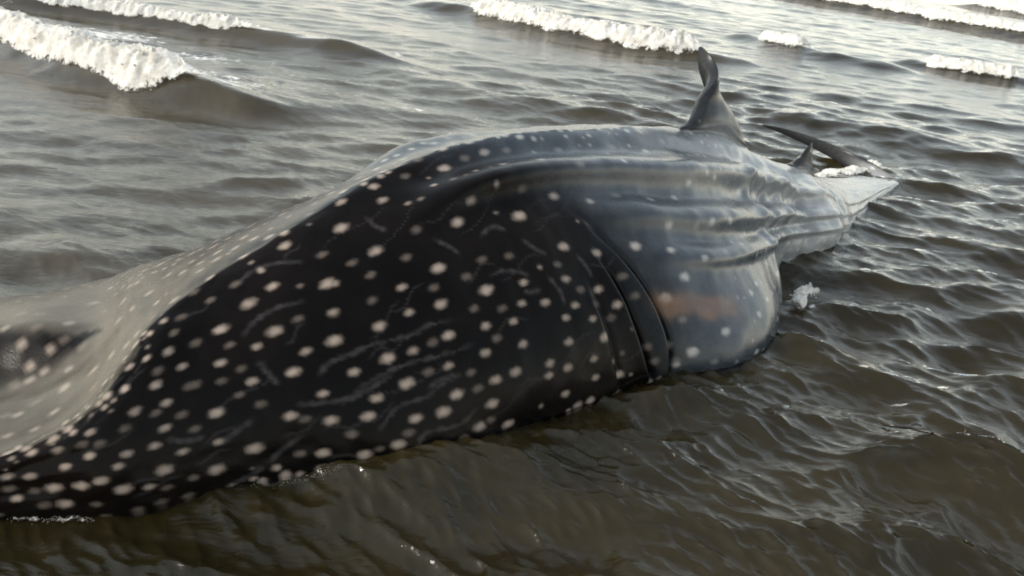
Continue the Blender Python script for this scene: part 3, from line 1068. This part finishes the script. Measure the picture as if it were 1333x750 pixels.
# ------------------------------------------------------------ breaking foam
def foam_material():
    g = Nodes("sea_foam")
    co = g.n("TexCoord").outputs["Object"]
    n1 = g.n("TexNoise", None, Vector=co, Scale=9.0, Detail=8.0, Roughness=0.7).outputs["Fac"]
    n2 = g.n("TexNoise", None, Vector=co, Scale=45.0, Detail=4.0, Roughness=0.6).outputs["Fac"]
    bp = g.n("Bump", None, Strength=0.6, Distance=0.02, Height=g.math('ADD', n1, g.math('MULTIPLY', n2, 0.4)))
    col = g.mixc(g.ramp(n1, 0.35, 0.6), (0.55, 0.52, 0.46), (0.80, 0.77, 0.72))
    df = g.n("BsdfDiffuse", None, Color=col, Normal=bp.outputs[0])
    tl = g.n("BsdfTranslucent", None, Color=(0.8, 0.78, 0.72, 1), Normal=bp.outputs[0])
    wt = g.n("MixShader", None, i0=0.25, i1=df.outputs[0], i2=tl.outputs[0])
    tr = g.n("BsdfTransparent")
    thin = g.attr("thin")
    a = g.ramp(g.math('SUBTRACT', g.math('ADD', n1, g.math('MULTIPLY', n2, 0.3)), g.math('MULTIPLY', thin, 1.0)), 0.0, 0.16)
    return g.out(g.n("MixShader", None, i0=a, i1=tr.outputs[0], i2=wt.outputs[0]).outputs[0])


FOAM = foam_material()


def foam_band(poly, t0, t1, H, wb, wf, width, lump, label, seed, name="wave_foam", group="foam on the breaking waves", wear=0.0):
    q, L = resample(poly, 800)
    k0, k1 = int(t0 * 799), int(t1 * 799)
    q = q[k0:k1 + 1]
    La = L * (t1 - t0)
    n = int(max(60, min(700, La / (lump * 0.09))))
    m = 64
    tt = np.linspace(0, 1, n)
    c = np.stack([np.interp(tt, np.linspace(0, 1, len(q)), q[:, 0]), np.interp(tt, np.linspace(0, 1, len(q)), q[:, 1])], -1)
    e = np.gradient(c, axis=0)
    e /= np.linalg.norm(e, axis=1, keepdims=True)
    shore = np.stack([e[:, 1], -e[:, 0]], -1)
    ends = smooth(0, 0.12, tt) * (1 - smooth(0.86, 1.0, tt))
    arc = tt * La
    wv = ends * (0.55 + 0.45 * np.clip(1 + noise2(arc / (width * 1.6), 0 * arc, seed) + 0.5 * noise2(arc / (width * .5), 0 * arc + 3, seed), 0, 2) / 1.0)
    b = np.linspace(-1, 1, m)
    A, B = np.meshgrid(arc, b, indexing='ij')
    # b=+1 is the shore-side toe, b=-1 the ragged rear
    across = np.where(B > 0, B * width * 0.42, B * width * 0.8) * (0.35 + 0.65 * wv)[:, None]
    across = across + 0.12 * width * noise2(A / (width * 0.9), B * 0.4, seed + 5) * ends[:, None]
    x = c[:, 0][:, None] + shore[:, 0][:, None] * across
    y = c[:, 1][:, None] + shore[:, 1][:, None] * across
    z = sea_height(x, y)
    dome = np.clip(1 - np.abs(B) ** 2.2, 0, 1)
    p3 = np.stack([x, y, 0 * x], -1)
    bil = 0
    amp = 1.0
    for o_ in range(5):
        bil = bil + amp * (1 - 2.0 * np.abs(noise3(p3 / (lump * 0.5 ** o_) + 7.1 * o_, seed + o_)))
        amp *= 0.62
    bil = np.clip(0.5 + 0.36 * bil, 0, 1.5)
    zz = z - 0.03 * H + dome * lump * (0.45 + 0.55 * bil) * (0.25 + 0.75 * wv)[:, None]
    # billows also push outwards over the front
    push = dome * lump * 0.5 * noise3(p3 / (lump * 0.8) + 31, seed + 8)
    x = x + shore[:, 0][:, None] * push
    y = y + shore[:, 1][:, None] * push
    thin = np.clip(0.10 + wear + 0.62 * np.abs(B) ** 3 * np.where(B < 0, 1.15, 0.95) + 0.62 * (1 - ends)[:, None] ** 1.4, 0, 1)
    verts = [np.stack([x, y, zz], -1).reshape(-1, 3)]
    faces = [grid_faces(n, m)]
    th = [thin.ravel()]
    # spatter thrown up along the crest
    rng = np.random.default_rng(seed + 99)
    base = n * m
    octv = np.array([[1, 0, 0], [0, 1, 0], [-1, 0, 0], [0, -1, 0], [0, 0, 1], [0, 0, -1]], float)
    octf = [(0, 1, 4, 4), (1, 2, 4, 4), (2, 3, 4, 4), (3, 0, 4, 4)]
    nd = int(La / lump * 9)
    quads = []
    for k in range(nd):
        i = rng.integers(2, n - 2)
        if rng.random() > ends[i] + 0.1:
            continue
        j = int(np.clip(rng.normal(0.42, 0.22) * m, 1, m - 2))
        ctr = np.array([x[i, j], y[i, j], zz[i, j] + lump * rng.uniform(-0.02, 0.22) * (rng.random() ** 1.5)])
        r = lump * rng.uniform(0.02, 0.06)
        cube = np.array([[sx, sy, sz] for sz in (-1, 1) for sy in (-1, 1) for sx in (-1, 1)], float) * 0.7
        cube += rng.normal(0, 0.15, cube.shape)
        verts.append(ctr + cube * r * np.array([1.3, 1.0, 0.8]))
        quads.append(np.array([(0, 2, 3, 1), (4, 5, 7, 6), (0, 1, 5, 4), (2, 6, 7, 3), (0, 4, 6, 2), (1, 3, 7, 5)]) + base)
        th.append(np.zeros(8))
        base += 8
    if quads:
        faces.append(np.concatenate(quads))
    o = link_mesh(name, np.concatenate(verts), np.concatenate(faces), FOAM, {"thin": np.concatenate(th)})
    return tag(o, label, "foam", "stuff", group)


BANDS = [(0, 0.03, 0.70, 0.30, 0.085, "thin white foam on the wave rolling in behind the thickest breaker"),
         (1, 0.05, 0.84, 0.46, 0.150, "thick bright white foam of the wave breaking beside the shark's head"),
         (2, 0.22, 0.86, 0.55, 0.170, "long white foam line breaking behind the shark's tall back fin"),
         (3, 0.24, 0.50, 0.45, 0.150, "short foam cap on a lone wave beyond the tall back fin"),
         (4, 0.10, 0.92, 0.75, 0.22, "long bright foam line second farthest out to sea"),
         (5, 0.04, 0.96, 1.1, 0.28, "farthest white foam line out towards the horizon"),
         (6, 0.22, 0.80, 0.50, 0.15, "small foam streak alone on open water, far out past the tail")]
for k, a, b, wd, lump, lab in BANDS:
    poly, H, wb, wf = BREAKERS[k]
    foam_band(poly, a, b, H, wb, wf, wd, lump, lab, 50 + 3 * k)

for poly, wd, lump, lab in (
        ([(1.36, 3.74), (1.42, 3.84), (1.47, 3.93), (1.53, 4.02)], 0.09, 0.085, "white splash thrown up against the bulging flank behind the gills"),
        ([(2.18, 6.30), (2.42, 6.52), (2.62, 6.70), (2.95, 7.02)], 0.16, 0.055, "white froth swirling between small rear fin and tail blade"),
        ([(-1.34, 1.745), (-1.22, 1.735), (-1.12, 1.745), (-1.02, 1.77)], 0.030, 0.012, "thin white froth line along the shark's lower jaw"),
        ([(-0.70, 1.97), (-0.60, 2.02), (-0.50, 2.06), (-0.42, 2.09)], 0.026, 0.010, "thin glinting froth line under the shark's throat")):
    foam_band(poly, 0.0, 1.0, 0.05, 0.1, 0.1, wd, lump, lab, int(abs(poly[0][0]) * 100), "splash_foam", "froth around the stranded body", 0.30 if lump > 0.03 else 0.60)


# ------------------------------------------------------------ floating twig
def build_twig():
    g = Nodes("soaked_bark")
    co = g.n("TexCoord").outputs["Object"]
    n1 = g.n("TexNoise", None, Vector=co, Scale=120.0, Detail=4.0).outputs["Fac"]
    col = g.mixc(n1, (0.012, 0.010, 0.008), (0.04, 0.032, 0.024))
    bs = g.n("BsdfPrincipled", None, Base_Color=col, Roughness=0.35)
    mat = g.out(bs.outputs[0])
    verts, faces = [], []

    def tube(pts, r0, r1):
        pts = np.array(pts, float)
        q = spline(pts, np.linspace(0, len(pts) - 1, 22))
        z = sea_height(q[:, 0], q[:, 1]) + 0.014 + np.interp(np.linspace(0, 1, 22), np.linspace(0, 1, len(pts)), pts[:, 2])
        ctr = np.stack([q[:, 0], q[:, 1], z], -1)
        e = np.gradient(ctr, axis=0)
        e /= np.linalg.norm(e, axis=1, keepdims=True)
        up = np.array([0, 0, 1.0])
        sd = np.cross(e, up)
        sd /= np.linalg.norm(sd, axis=1, keepdims=True)
        u2 = np.cross(sd, e)
        b0 = sum(len(v) for v in verts)
        k = 7
        rad = np.linspace(r0, r1, 22) * (1 + 0.25 * np.sin(np.arange(22) * 2.3))
        a = np.linspace(0, 2 * np.pi, k + 1)[:-1]
        ring = ctr[:, None] + rad[:, None, None] * (np.cos(a)[None, :, None] * sd[:, None] + np.sin(a)[None, :, None] * u2[:, None])
        verts.append(ring.reshape(-1, 3))
        faces.append(grid_faces(22, k, True) + b0)

    root = None
    tube([(1.45, 2.79, 0.0), (1.48, 2.745, 0.006), (1.535, 2.75, 0.004), (1.59, 2.72, 0.008), (1.625, 2.68, 0.004), (1.66, 2.652, 0.002), (1.71, 2.672, 0.0)], 0.0075, 0.0045)
    stem = link_mesh("floating_twig", np.concatenate(verts), np.concatenate(faces), mat)
    tag(stem, "thin dark forked twig floating on the rippled water", "twig")
    for pts in ([(1.535, 2.75, .004), (1.555, 2.78, .012), (1.60, 2.79, .006)], [(1.60, 2.71, .008), (1.575, 2.68, .004), (1.565, 2.64, .0)], [(1.655, 2.655, .003), (1.655, 2.62, .006), (1.64, 2.59, .0)]):
        verts.clear()
        faces.clear()
        tube(pts, 0.005, 0.003)
        link_mesh("branch", np.concatenate(verts), np.concatenate(faces), mat, parent=stem)
    return stem


build_twig()
